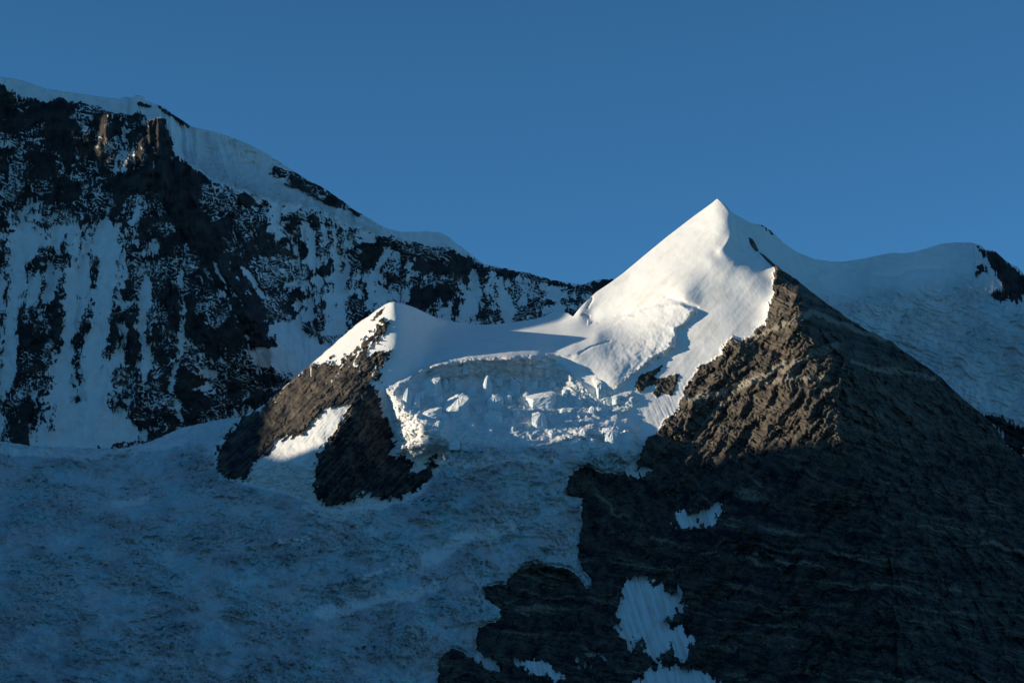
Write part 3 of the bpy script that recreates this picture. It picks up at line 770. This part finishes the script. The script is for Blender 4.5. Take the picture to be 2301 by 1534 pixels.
    rockH = rockH + np.where(np.abs(rockH) < 22, 9 * fbm((U + .9 * V) / 12, (U - V) / 26, 4, 139, .65), 0)
    rockX = np.full(U.shape, -60., F)
    for pts in SMALL_ROCKS:
        rockX = np.maximum(rockX, poly_sd(U + 2 * fine, V + 2 * fine, pts, 20))
    groove = .5 + .75 * fbm((U - .30 * (V - 1150)) / 8 + .4 * wob, V / 95, 4, 107, .6)
    patch = np.full(U.shape, -60., F)
    patch_id = np.full(U.shape, -1)
    for i, (pts, _) in enumerate(PATCHES):
        sd = poly_sd(wu + 3 * iso, wv + 5 * iso, pts, 20)
        patch_id = np.where(sd > 0, i, patch_id)
        patch = np.maximum(patch, sd)
    rock = np.maximum(np.maximum(rockS, rockH), rockX)
    inrock = smooth(-3, 3, rock)
    pat = smooth(-2.5, 2.5, patch + 8 * fbm(U / 11, V / 20, 4, 145, .65) - 11 * smooth(.30, .52, fbm((U - .28 * V) / 17 + .3 * iso, V / 150, 3, 146, .6)) + .5)
    snow = np.maximum(1 - inrock, pat * (rockS > -5))
    # thin snow caught on the rocks
    dust = smooth(.55, .8, fbm(U / 16, V / 6, 4, 108) + .25 * fine)
    snow = np.maximum(snow, .8 * dust * inrock * (smooth(900, 780, V) * (rockH > 0) * smooth(560, 640, U)) * .9)

    hs = smooth(.10, .02, np.abs(perlin((U + .93 * V) / 26 + .4 * iso, (U - V) / 110, 137))) * smooth(.0, .35, fbm(U / 40, V / 40, 2, 138)) * (rockH > 0) * smooth(900, 830, V)
    snow = np.maximum(snow, hs)

    # glacier ice
    low = smooth(985, 1030, V + 18 * iso)
    peak = poly_sd(U, V, PEAK_AREA, 60)
    plateau = smooth(6, -6, V - np.interp(us, [900, 940, 975, 1050, 1150, 1235, 1300], [852, 828, 814, 801, 796, 797, 780])[None, :]) * (U > 880) * (U < 1320)
    horn = poly_sd(U, V, HORN_AREA, 60)
    fall = (1 - smooth(-8, 4, peak)) * (1 - plateau) * (1 - smooth(-8, 2, horn)) * (1 - smooth(-6, 2, rockS))
    fall = np.clip(fall, 0, 1)
    lowg = fall * low
    upf = fall * (1 - low)
    f1, f2, hgt = worley(U / 40 + .9 * wob + .25 * iso, V / 17 + 1.3 * wob + .5 * iso, 3)
    g1, g2, hg2 = worley(U / 15 + .6 * wob + .5 * iso, V / 8 + .5 * wob + .5 * iso, 5)
    crev = smooth(.14, 0, f2 - f1)
    crev2 = smooth(.18, 0, g2 - g1)
    arcs = ridged(U / 190 + .9 * wob, (V + .16 * U) / 24 + 1.6 * wob, 3, 111)
    rough = smooth(-.25, .35, fbm(U / 150, V / 70, 3, 112) + .15)                # smoother firn between broken ice
    Y = Yb.copy()
    hatch = ridged((U + .5 * V) / 16 + iso, (V - .3 * U) / 30 + wob, 3, 113)
    def terraces(t, sharp=.6):
        f = t - np.floor(t)
        return smooth(sharp, 1, f) - f + .5
    wl = fbm(U / 210, V / 130, 3, 151)
    ws = fbm(U / 70, V / 48, 3, 152)
    wt = fbm(U / 30, V / 22, 3, 153)
    T1 = (-V - .10 * U) / 66 + 2.0 * wl + .45 * ws
    T2 = (-V + .05 * U) / 25 + 1.9 * ws + 1.4 * wl
    T3 = -V / 10.5 + 1.5 * wt + 1.5 * ws
    broken = smooth(-.30, .25, fbm(U / 130, V / 80, 3, 154) + .12)
    ck1 = smooth(.05, .0, np.abs(perlin(U / 75 + .8 * ws, (V + .1 * U) / 15 + 1.3 * ws, 155)))
    ck2 = smooth(.06, .0, np.abs(perlin((U + .3 * V) / 11 + .8 * ws, V / 34, 156))) * smooth(-.1, .3, fbm(U / 60, V / 60, 2, 157))
    k1, k2, kh = worley((U + .35 * V) / 18 + .8 * ws + .3 * wt, (V - .25 * U) / 13 + .9 * ws, 11)
    q1, q2, qh = worley((U - .3 * V) / 9 + .5 * wt, (V + .2 * U) / 7.5 + .5 * wt, 12)
    Y += lowg * (15 * terraces(T1, .62) + broken * 4 * terraces(T2))
    Y -= lowg * (18 * wob + broken * (9 * kh - 4 * smooth(.16, 0, k2 - k1) + 6 * qh - 3 * smooth(.2, 0, q2 - q1) + 6 * hatch - 3 * ck1 - 6 * ck2) + (1 - broken) * 3.5 * qh + 9 * iso + 3.2 * fine)
    Y += upf * (11 * terraces((-V + .0009 * (U - 1150) ** 2) / 34 + .9 * ws + .5 * wl) + 5 * terraces(T3))
    Y -= upf * (4 * wob + rough * 2.0 * hgt + 3 * iso + .6 * fine - 4 * ck1 - 3 * ck2)
    # ice stands proud of the rock along its edges
    Y -= 16 * smooth(-2, 10, -rock) * np.maximum(fall, 0) * smooth(60, 20, -rock)
    Y -= 5 * pat * inrock
    # bulging ice terrace on the lower flank of the white peak
    B = poly_sd(U + 5 * iso, V + 4 * iso, [(1296, 800), (1290, 770), (1380, 728), (1460, 688), (1520, 680), (1568, 696), (1548, 716), (1520, 742), (1514, 782), (1482, 800), (1446, 828), (1420, 846), (1374, 884), (1345, 886), (1330, 850)], 60)
    ramp = np.clip(((U - 1330) * .42 + (V - 715)) / 120, 0, 1) * smooth(1300, 1420, U)
    terrace = smooth(-3, 5, B) * ramp
    Y -= terrace * (24 + 4 * iso) * (1 - .65 * smooth(770, 850, V))
    Y -= smooth(0, 5, B) * smooth(16, 3, B) * ramp * (4 * iso + 5 * hg2 - 4 * crev2)
    # ice cliff under the lip of the snow basin
    lip = np.interp(us, [900, 940, 975, 1050, 1150, 1235, 1300], [852, 828, 814, 801, 796, 797, 780])[None, :] + 3 * fbm(us / 30, us * 0, 3, 114)[None, :] + 9
    dv = V - lip
    inl = smooth(925, 960, U) * (1 - smooth(1250, 1300, U))
    Y += inl * 13 * smooth(0, 9, dv) * smooth(95, 40, dv) + inl * smooth(0, 7, dv) * smooth(60, 40, dv) * (2.0 * np.sin(dv / 2.6 + 2 * iso) + 3 * ridged(U / 22, V / 90, 2, 115))
    # bergschrund crease
    Y += 5 * smooth(7, 0, line_dist(U, V + 2 * iso, [(1345, 725), (1400, 706), (1450, 690), (1500, 668), (1530, 676), (1566, 692)])[0])
    # bright broken ice cliff at the horn's side
    C = poly_sd(U + 4 * iso, V + 4 * iso, [(908, 850), (898, 880), (922, 912), (958, 936), (1004, 942), (1012, 972), (985, 1000), (960, 1022), (925, 1047), (886, 1026), (884, 990), (880, 940), (868, 880)], 60)
    Y -= smooth(-2, 16, C) * (14 + 9 * hg2 - 6 * crev2 + 4 * iso)
    # rib of ice by the pyramid, lower lit bank
    Bk = poly_sd(U + 3 * iso, V + 3 * iso, [(1140, 1006), (1220, 996), (1300, 960), (1350, 940), (1410, 930), (1440, 960), (1424, 1000), (1390, 998), (1330, 984), (1260, 1002), (1200, 1010)], 60)
    Y -= smooth(-2, 14, Bk) * (20 + 5 * hg2)
    # rocks
    ar = np.interp(V, [p[1] for p in ROCK_ARETE], [p[0] for p in ROCK_ARETE])
    lx = U - ar
    fade = smooth(1250, 950, V)
    w = V - 0.42 * np.abs(lx) * (0.35 + .65 * fade) * -1 + 16 * wob + 5 * iso
    w = np.where(lx < 0, V + .42 * lx * -1 * (.35 + .65 * fade) * 1.0, V - .42 * lx * (.45 + .55 * fade)) + 13 * wob + 3.0 * iso
    c1, c2, ch = worley(U / 95 + .5 * wob + .15 * iso, (V + .3 * lx) / 62 + .6 * wob, 14)
    d1, d2, dh = worley((U + .4 * V) / 34 + .3 * iso, (V - .3 * U) / 26 + .3 * iso, 15)
    w = w + 16 * ch + 5 * dh
    strata = fbm(U / 240, w / 17, 5, 121, .68)
    ledge = 1 - 2 * np.abs(perlin(U / 200, w / 9, 122)) + .6 * (1 - 2 * np.abs(perlin(U / 110, w / 4.2, 129)))
    crack = smooth(.06, 0, np.abs(perlin((U - .5 * V) / 22 + .6 * iso, (V + .3 * U) / 120, 134))) + .8 * smooth(.05, 0, np.abs(perlin((U + .15 * V) / 34 + .5 * iso, V / 150, 135)))
    gul = ridged((U + .25 * V) / 60 + .5 * iso, V / 190, 4, 123, .55)
    rS = smooth(-4, 6, rockS) * (1 - pat)
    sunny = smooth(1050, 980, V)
    lean = np.where(lx < 0, U + .75 * V, U - .85 * V) + 14 * wob + 8 * iso
    alng = np.where(lx < 0, V - .55 * U, V + .55 * U)
    ga = ridged(lean / 120, alng / 330, 3, 125)
    gb = ridged(lean / 40, alng / 130, 3, 126)
    gc = ridged(lean / 13, alng / 42, 3, 127)
    gd = ridged(lean / 6.5 + iso, alng / 17, 2, 128)
    Y -= rS * (20 * (ga - .6) * (.45 + .55 * (lx < 0)) + (.35 + .65 * sunny) * (8 * gb + 4.2 * gc + 1.8 * gd) + (2.4 + 1.2 * sunny) * strata + (1.1 + 1.3 * sunny) * ledge - 4 * crack + (1.0 - .5 * sunny) * (9 * ch + 5 * dh - 4 * smooth(.08, 0, c2 - c1) - 2.5 * smooth(.1, 0, d2 - d1) + 5 * gb) + (4 - 2.6 * (1 - sunny)) * iso + (.5 + .5 * sunny) * fine)
    # hanging cave under the tongue and the cliff step below it
    Y += 26 * smooth(0, 18, poly_sd(U, V, [(1150, 1290), (1190, 1270), (1260, 1272), (1300, 1300), (1316, 1330), (1270, 1345), (1180, 1330)], 30)) * (rockS > 0)
    Y += 10 * smooth(9, 0, line_dist(U + 4 * iso, V, [(1740, 1310), (1800, 1370), (1860, 1430), (1890, 1480), (1900, 1540)])[0]) * rS
    Y += 6 * smooth(6, 0, line_dist(U + 4 * iso, V, [(2120, 1150), (2170, 1200), (2230, 1260), (2301, 1340)])[0]) * rS
    rH = smooth(-3, 5, rockH)
    dg = ridged((U + .95 * V) / 60, (U - V) / 240, 3, 124)
    blocky = worley((U + .9 * V) / 20 + .4 * iso, (U - V) / 42, 9)
    Y -= rH * (7 * dg + 4.5 * iso + 2.2 * fine + 2.6 * diag + 7 + 6 * blocky[2] - 4 * smooth(.15, 0, blocky[1] - blocky[0]) + 1.5 * fbm(U / 4.5, V / 4.5, 2, 136))
    Y -= smooth(-2, 4, rockX) * (4 + 4 * fine)
    # smooth snow: faint waves, wind lines and runnels down the fall line
    rest = np.clip(1 - fall - rS - rH - pat, 0, 1)
    run = fbm((U + .75 * V) / 16, (V - .6 * U) / 150, 3, 131)
    Y -= rest * (2.2 * fbm(U / 90, V / 70, 3, 132) + .45 * run * (U > 1200) + .25 * fine)
    # open crevasses on the terrace and a collapsed hole
    for pts, wd, dp in [([(1300, 794), (1330, 778), (1370, 766)], 3, 5), ([(1318, 690), (1330, 672)], 5, 8), ([(1308, 706), (1322, 712)], 5, 9)]:
        Y += dp * smooth(wd, wd * .3, line_dist(U + 2 * iso, V + 2 * fine, pts)[0])
    # wind-scoured, streaked snow in the horn's gully and broken ice at its foot
    gully = smooth(-4, 4, horn) * (1 - rH) * smooth(880, 930, V)
    Y -= gully * (1.3 * ridged((U + .85 * V) / 9, (U - V) / 70, 2, 143) + 3 * iso + smooth(1010, 1060, V) * (4 * hg2 - 4 * crev2 + 6 * terraces(T3)))
    snowrib = ridged((U - .45 * (V - 900)) / 8, V / 90, 2, 133) * smooth(830, 880, V) * smooth(-5, 5, peak) * smooth(1400, 1440, U)
    Y -= .8 * snowrib

    ice = np.clip(lowg * (.75 + .25 * wob + .25 * crev2) + upf * (.22 + .3 * smooth(.2, .8, crev + crev2)) + .35 * pat * inrock, 0, 1)
    cliff = smooth(8, 20, V - np.interp(us, [900, 940, 975, 1050, 1150, 1235, 1300], [852, 828, 814, 801, 796, 797, 780])[None, :]) * smooth(70, 45, V - np.interp(us, [900, 940, 975, 1050, 1150, 1235, 1300], [852, 828, 814, 801, 796, 797, 780])[None, :]) * (U > 930) * (U < 1300) * fall
    ice = np.maximum(ice, .55 * cliff * (.6 + .4 * np.sin(V / 2.2 + 2 * iso)))
    ice = ice * (1 - .75 * smooth(0, 10, C))
    # rock colour: pale limestone bands, brown stains; lighter where sunlit and darker in shade, put into the tone
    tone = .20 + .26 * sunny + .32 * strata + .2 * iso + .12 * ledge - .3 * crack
    bands = np.zeros(U.shape, F)
    for pts, wd, am in [([(1548, 898), (1600, 885), (1660, 868), (1720, 842), (1760, 818)], 5, 1.0), ([(1640, 770), (1720, 748), (1780, 722), (1820, 706)], 4, .7), ([(1822, 700), (1870, 718), (1930, 742), (1990, 762)], 4, .6),
                        ([(1915, 812), (1970, 832), (2040, 836), (2100, 850)], 4, .5), ([(1760, 830), (1830, 792), (1880, 776)], 8, .5), ([(1560, 980), (1600, 930), (1650, 880)], 3, .5), ([(1700, 860), (1780, 850), (1860, 850)], 7, .4)]:
        bands = np.maximum(bands, am * stroke(U + 2 * iso, V + 5 * iso, pts, wd * 2))
    bands = np.maximum(bands, .22 * smooth(.62, .95, strata * .8 + .2 * fine + .25) * smooth(1000, 1080, V))
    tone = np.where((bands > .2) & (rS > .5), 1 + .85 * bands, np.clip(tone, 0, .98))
    tone = np.where(rockH > rockS, np.clip(.20 + .35 * iso + .3 * diag + .2 * smooth(1000, 900, V), 0, .9), tone)  # shade on the lower horn rock put into its tone
    # dust on the snow, grit and meltwater bands on the glacier, clean wind-blown ribbons
    ribbon = np.zeros(U.shape, F)
    for pts, wd in [([(955, 1252), (1040, 1215), (1145, 1180)], 22), ([(720, 1372), (850, 1345), (980, 1318)], 20), ([(690, 1150), (800, 1150), (920, 1125)], 14), ([(330, 1120), (250, 1128)], 10), ([(820, 1300), (910, 1265)], 8),
                    ([(0, 1015), (200, 1030), (420, 1000)], 12), ([(1000, 1040), (1150, 1035), (1250, 1040)], 14), ([(640, 1230), (700, 1210)], 7)]:
        ribbon = np.maximum(ribbon, smooth(.05, .5, stroke(U + 9 * wob + 5 * iso, V + 12 * wob + 5 * iso, pts, wd)))
    flow = fbm((V + np.where(U < 900, -.45, .55) * (U - 900)) / 30 + 1.1 * wob, (U + .3 * V) / 260, 4, 158, .6)
    grit = .10 + .34 * fbm(U / 90, V / 60, 5, 141, .65) + .34 * flow + .2 * iso + .10 * terraces(T1, .62) + .25 * (qh - .5) + .3 * (kh - .5) + .25 * smooth(1250, 1534, V)
    face_dust = .03 + .34 * smooth(.1, .7, fbm((U + 1.15 * V) / 34, (V - .8 * U) / 170, 4, 142)) * smooth(-10, 30, peak) + .10 * smooth(.2, .7, run) * smooth(-5, 20, peak)
    gtone = np.where(fall > .5, np.clip(grit * (.35 + .65 * low) * (1 - .8 * ribbon), 0, .95), np.clip(face_dust, 0, .6))
    gtone = gtone + gully * (.05 + .35 * smooth(.2, .7, fbm((U + .85 * V) / 12, (U - V) / 90, 3, 144)) + .25 * smooth(1000, 1070, V))
    gtone = gtone * (1 - .97 * np.clip(cliff * 2, 0, 1))
    gtone = np.where(pat > .5, np.clip(.28 + 1.0 * (groove - .5), 0, .9), gtone)
    tone = np.where(snow > .5, gtone, tone)
    ice = ice * (1 - .7 * ribbon)

    X3, Y3, Z3 = at(U, V, Y)
    slope = np.interp(us, [-400, 430, 560, 640, 850, 905, 1000, 1280, 1320, 1700, 2700], [.05, .05, .5, .8, .9, .8, .25, .25, .8, .9, .9])
    X3, Y3, Z3, nb = with_back(X3, Y3, Z3, slope, 420, 8, 53, us)
    nr, nc = X3.shape
    ext = lambda q: np.vstack([np.repeat(q[:1], nb, 0), q])
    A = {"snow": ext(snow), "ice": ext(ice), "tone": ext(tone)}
    VV = np.stack([X3, Y3, Z3], -1).reshape(-1, 3)
    # which object each face belongs to
    reg = np.zeros(U.shape, np.int32)                              # 0 lower glacier
    reg[(fall > .5) & (V < 1012 + 10 * iso) & (U > 860)] = 1        # 1 icefall
    reg[plateau > .5] = 1
    reg[horn > 0] = 2
    reg[(peak > 0) | ((rest > .5) & (U > 1330) & (V < 1040))] = 3
    reg[rockH > 0] = 2
    reg[(rockS > 0) & (U > 960)] = 4
    reg[(patch_id >= 0) & (rockS > -5)] = 10 + patch_id[(patch_id >= 0) & (rockS > -5)]
    reg = ext(reg)[:-1, :-1].ravel()
    faces = grid_faces(nr, nc)
    objs = {}

    def cut(r, name, parent=None, **kw):
        f = faces[reg == r]
        if len(f) == 0:
            return None
        idx, inv = np.unique(f, return_inverse=True)
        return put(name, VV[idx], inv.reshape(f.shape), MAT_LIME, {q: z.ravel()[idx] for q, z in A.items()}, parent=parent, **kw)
    cut(0, "glacier", kind="structure", label="broad broken blue-grey glacier lying in shade below the horn", category="glacier")
    cut(1, "icefall", kind="structure", label="snow basin and broken icefall between the small horn and the white peak", category="glacier")
    cut(2, "small_mountain", kind="structure", label="small snow-topped horn with a brown rock flank beside the icefall", category="mountain")
    cut(3, "snow_mountain", kind="structure", label="sharp white snow peak with a curved sunlit ridge", category="mountain")
    rock_o = cut(4, "rocky_mountain", kind="structure", label="dark banded rock pyramid below the white snow peak, its upper face sunlit", category="mountain")
    for i, (_, lab) in enumerate(PATCHES):
        cut(10 + i, "snow_patch", parent=rock_o, label=lab)
    def ground_at(u, v):
        j = int(np.argmin(np.abs(us - u)))
        i = int(np.argmin(np.abs(V[:, j] - v)))
        return float(Y[i, j])
    return ground_at


ground_at = build_front()
# ------------------------------------------------------------------ free-standing ice blocks in the icefall
def ice_block(u, v, w, h, d, seed, label, spiky=0.15, tilt=(0.22, 0.55), point=0.0):
    """irregular block: footprint w by d metres, h high, top sloping to the valley"""
    g = np.random.default_rng(seed)
    d = max(d, 1.1 * h)
    tilt = (tilt[0], 1.15 * h / d)
    Y0 = ground_at(u, v)
    bx, by, bz = at(u, v, Y0)
    na, side, top = 30, 9, 6
    th = np.linspace(0, 2 * np.pi, na, endpoint=False)
    nc = int(g.integers(5, 8))
    ca = np.sort((np.arange(nc) + g.uniform(-.28, .28, nc)) * 2 * np.pi / nc)
    cr = g.uniform(.8, 1.15, nc)
    cx, cy = np.cos(ca) * cr, np.sin(ca) * cr
    ex, ey = [], []
    for t in th:                                             # footprint is a polygon with straight sides
        k = int(np.searchsorted(ca, t)) % nc
        x0, y0, x1, y1 = cx[k - 1], cy[k - 1], cx[k], cy[k]
        dx, dy = math.cos(t), math.sin(t)
        den = dx * (y1 - y0) - dy * (x1 - x0)
        s = (x0 * (y1 - y0) - y0 * (x1 - x0)) / den if abs(den) > 1e-6 else 1
        s = min(max(s, .5), 1.2)
        ex.append(dx * s)
        ey.append(dy * s)
    ex, ey = np.array(ex), np.array(ey)
    edge = 1 - spiky * g.uniform(0, 1, na)
    vs = []
    for k in range(side):
        t = k / (side - 1)
        r = (1.12 - .12 * t) * (1 + .05 * g.uniform(-1, 1, na))
        x, y = ex * r * w / 2, ey * r * d / 2
        ztop = h * (.72 * edge) + tilt[0] * x + tilt[1] * y
        z = -h * .9 + t * (ztop + h * .9) + (0 if k in (0, side - 1) else 1) * g.uniform(-.5, .5, na)
        vs.append(np.stack([x, y, z], -1))
    for k in range(1, top):
        r = 1 - k / top
        x, y = ex * r * w / 2 + (1 - r) * w * .06, ey * r * d / 2
        z = h * (.72 * (edge * r + 1 - r)) + tilt[0] * x + tilt[1] * y + h * (.10 + point) * (1 - r * r) + .5 * g.uniform(-1, 1, na)
        vs.append(np.stack([x, y, z], -1))
    rings = len(vs)
    V = np.vstack(vs + [np.array([[w * .06, 0, h * (.82 + point)]])])
    f = []
    for k in range(rings - 1):
        for a in range(na):
            b = (a + 1) % na
            f.append((k * na + a, k * na + b, (k + 1) * na + b, (k + 1) * na + a))
    last = (rings - 1) * na
    for a in range(0, na, 2):
        f.append((last + a, last + a + 1, last + (a + 2) % na, rings * na))
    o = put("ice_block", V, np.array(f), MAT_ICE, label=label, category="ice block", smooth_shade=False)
    o["group"] = "ice blocks standing in the icefall"
    o.location = (bx, by, bz)
    o.rotation_euler = (0, 0, g.uniform(-.25, .25))
    return o


def ice_fin(u, v, r, a0, a1, h, thick, label):
    """thin curved wall of ice"""
    Y0 = ground_at(u, v)
    bx, by, bz = at(u, v, Y0)
    n = 26
    g = np.random.default_rng(99)
    V = []
    for k, a in enumerate(np.linspace(a0, a1, n)):
        taper = math.sin(math.pi * (k + .6) / (n + .2)) ** .6
        hh = h * taper * (1 + .15 * g.uniform(-1, 1))
        for rr, z in ((r + thick * .6, -h), (r + thick * .35, hh * .9), (r, hh), (r - thick * .35, hh * .85), (r - thick * .6, -h)):
            V.append((rr * math.cos(a), rr * 1.1 * math.sin(a), z + .6 * rr * math.sin(a) * .8))
    f = [(k * 5 + j, k * 5 + j + 1, (k + 1) * 5 + j + 1, (k + 1) * 5 + j) for k in range(n - 1) for j in range(4)]
    o = put("ice_fin", np.array(V), np.array(f), MAT_ICE, label=label, category="ice fin", smooth_shade=False)
    o.location = (bx, by, bz)
    return o


ice_block(1217, 905, 74, 27, 62, 1, "largest free ice block, rounded, with a broad smooth sunlit top", .06, (.10, .62))
ice_block(1212, 960, 42, 34, 34, 2, "jagged ice slab with a ragged edge below the largest rounded block", .4, (-.25, .75), .15)
ice_block(1024, 928, 62, 42, 56, 3, "tall wedge of ice with a sunlit sloping top above the white ice cliff", .12, (.35, .6))
ice_block(966, 932, 50, 15, 44, 4, "low ice ramp leading up to the tall ice wedge", .15, (.30, .5))
ice_block(966, 876, 62, 30, 46, 5, "tilted ice slab leaning under the curved ice cliff", .12, (.30, .6))
ice_block(1094, 884, 28, 30, 20, 6, "small sharp ice tooth standing alone below the curved cliff", .3, (.1, .3), .6)
ice_block(1110, 908, 42, 22, 26, 7, "flat crumbled ice block behind the sharp ice tooth", .4, (.1, .5))
ice_block(1108, 944, 52, 22, 26, 8, "long low crumbled ice block between the wedge and the jagged slab", .45, (.1, .5))
ice_block(915, 902, 22, 26, 22, 9, "spiky ice tower beside the horn's snow flank", .45, (.2, .4), .4)
ice_block(934, 908, 20, 22, 20, 10, "shorter spiky ice tower next to the tilted slab", .45, (.2, .4), .4)
ice_block(1046, 828, 14, 18, 14, 11, "narrow ice spike breaking from the top of the curved cliff", .35, (.1, .2), .5)
ice_block(1021, 1002, 30, 11, 20, 12, "small lone ice block below the white ice cliff", .35, (.2, .5))
ice_block(1372, 990, 44, 30, 40, 13, "square ice block on the bright bank beside the dark rock", .2, (.1, .5))
ice_block(1407, 996, 34, 30, 34, 14, "cracked ice block at the edge of the dark rock face", .3, (.05, .45))
ice_block(1283, 1001, 46, 16, 30, 15, "low wedge of ice under the bright curved bank", .25, (.15, .5))
ice_block(1350, 884, 26, 34, 40, 16, "narrow ice buttress below the terrace of the white peak", .25, (-.1, .7))
ice_block(1120, 860, 20, 11, 16, 17, "tiny ice block close to the crescent-shaped fin", .4, (.2, .4))
ice_block(1292, 952, 20, 8, 14, 18, "tiny flat ice block above the bright curved bank", .3, (.2, .4))
ice_block(1000, 868, 18, 16, 14, 19, "small broken ice block against the tilted slab", .4, (.2, .4), .3)
NEAR = [(1217, 905, "largest rounded ice block"), (1212, 960, "jagged ice slab"), (1024, 928, "tall ice wedge"), (966, 932, "low ice ramp"), (966, 876, "tilted ice slab"), (1094, 884, "sharp ice tooth"),
        (1110, 908, "flat crumbled block behind the tooth"), (1108, 944, "long low crumbled block"), (1046, 828, "foot of the curved ice cliff"), (1021, 1002, "lone block below the white ice cliff"),
        (1372, 990, "square ice block"), (1283, 1001, "wedge under the bright bank"), (1350, 884, "narrow ice buttress"), (1292, 952, "tiny flat ice block"), (1172, 862, "crescent-shaped ice fin")]
SPOTS = [(945, 890, 12), (985, 905, 14), (1060, 880, 12), (1075, 925, 11), (1140, 900, 13), (1160, 930, 11), (1180, 890, 10), (1270, 888, 14), (1300, 905, 12), (1265, 930, 13), (1330, 925, 12), (1360, 930, 10), (1150, 965, 12),
         (1100, 975, 10), (1060, 960, 12), (1240, 975, 10), (1310, 975, 12), (985, 958, 12), (1030, 870, 12), (1200, 868, 12), (1240, 866, 10), (1385, 900, 12), (1000, 945, 10), (1330, 998, 12)]
for k, (a, b, c) in enumerate(SPOTS):
    near = min(NEAR, key=lambda q: math.hypot(q[0] - a, (q[1] - b) * 1.6))[2]
    ice_block(a, b, c * 1.6, c, c * 1.4, 40 + k, "small rough lump of ice lying loose by the " + near, .35, (.2, .5), .15)
ice_fin(1172, 862, 24, math.radians(120), math.radians(262), 16, 7, "thin crescent-shaped ice fin catching the sun below the curved cliff")
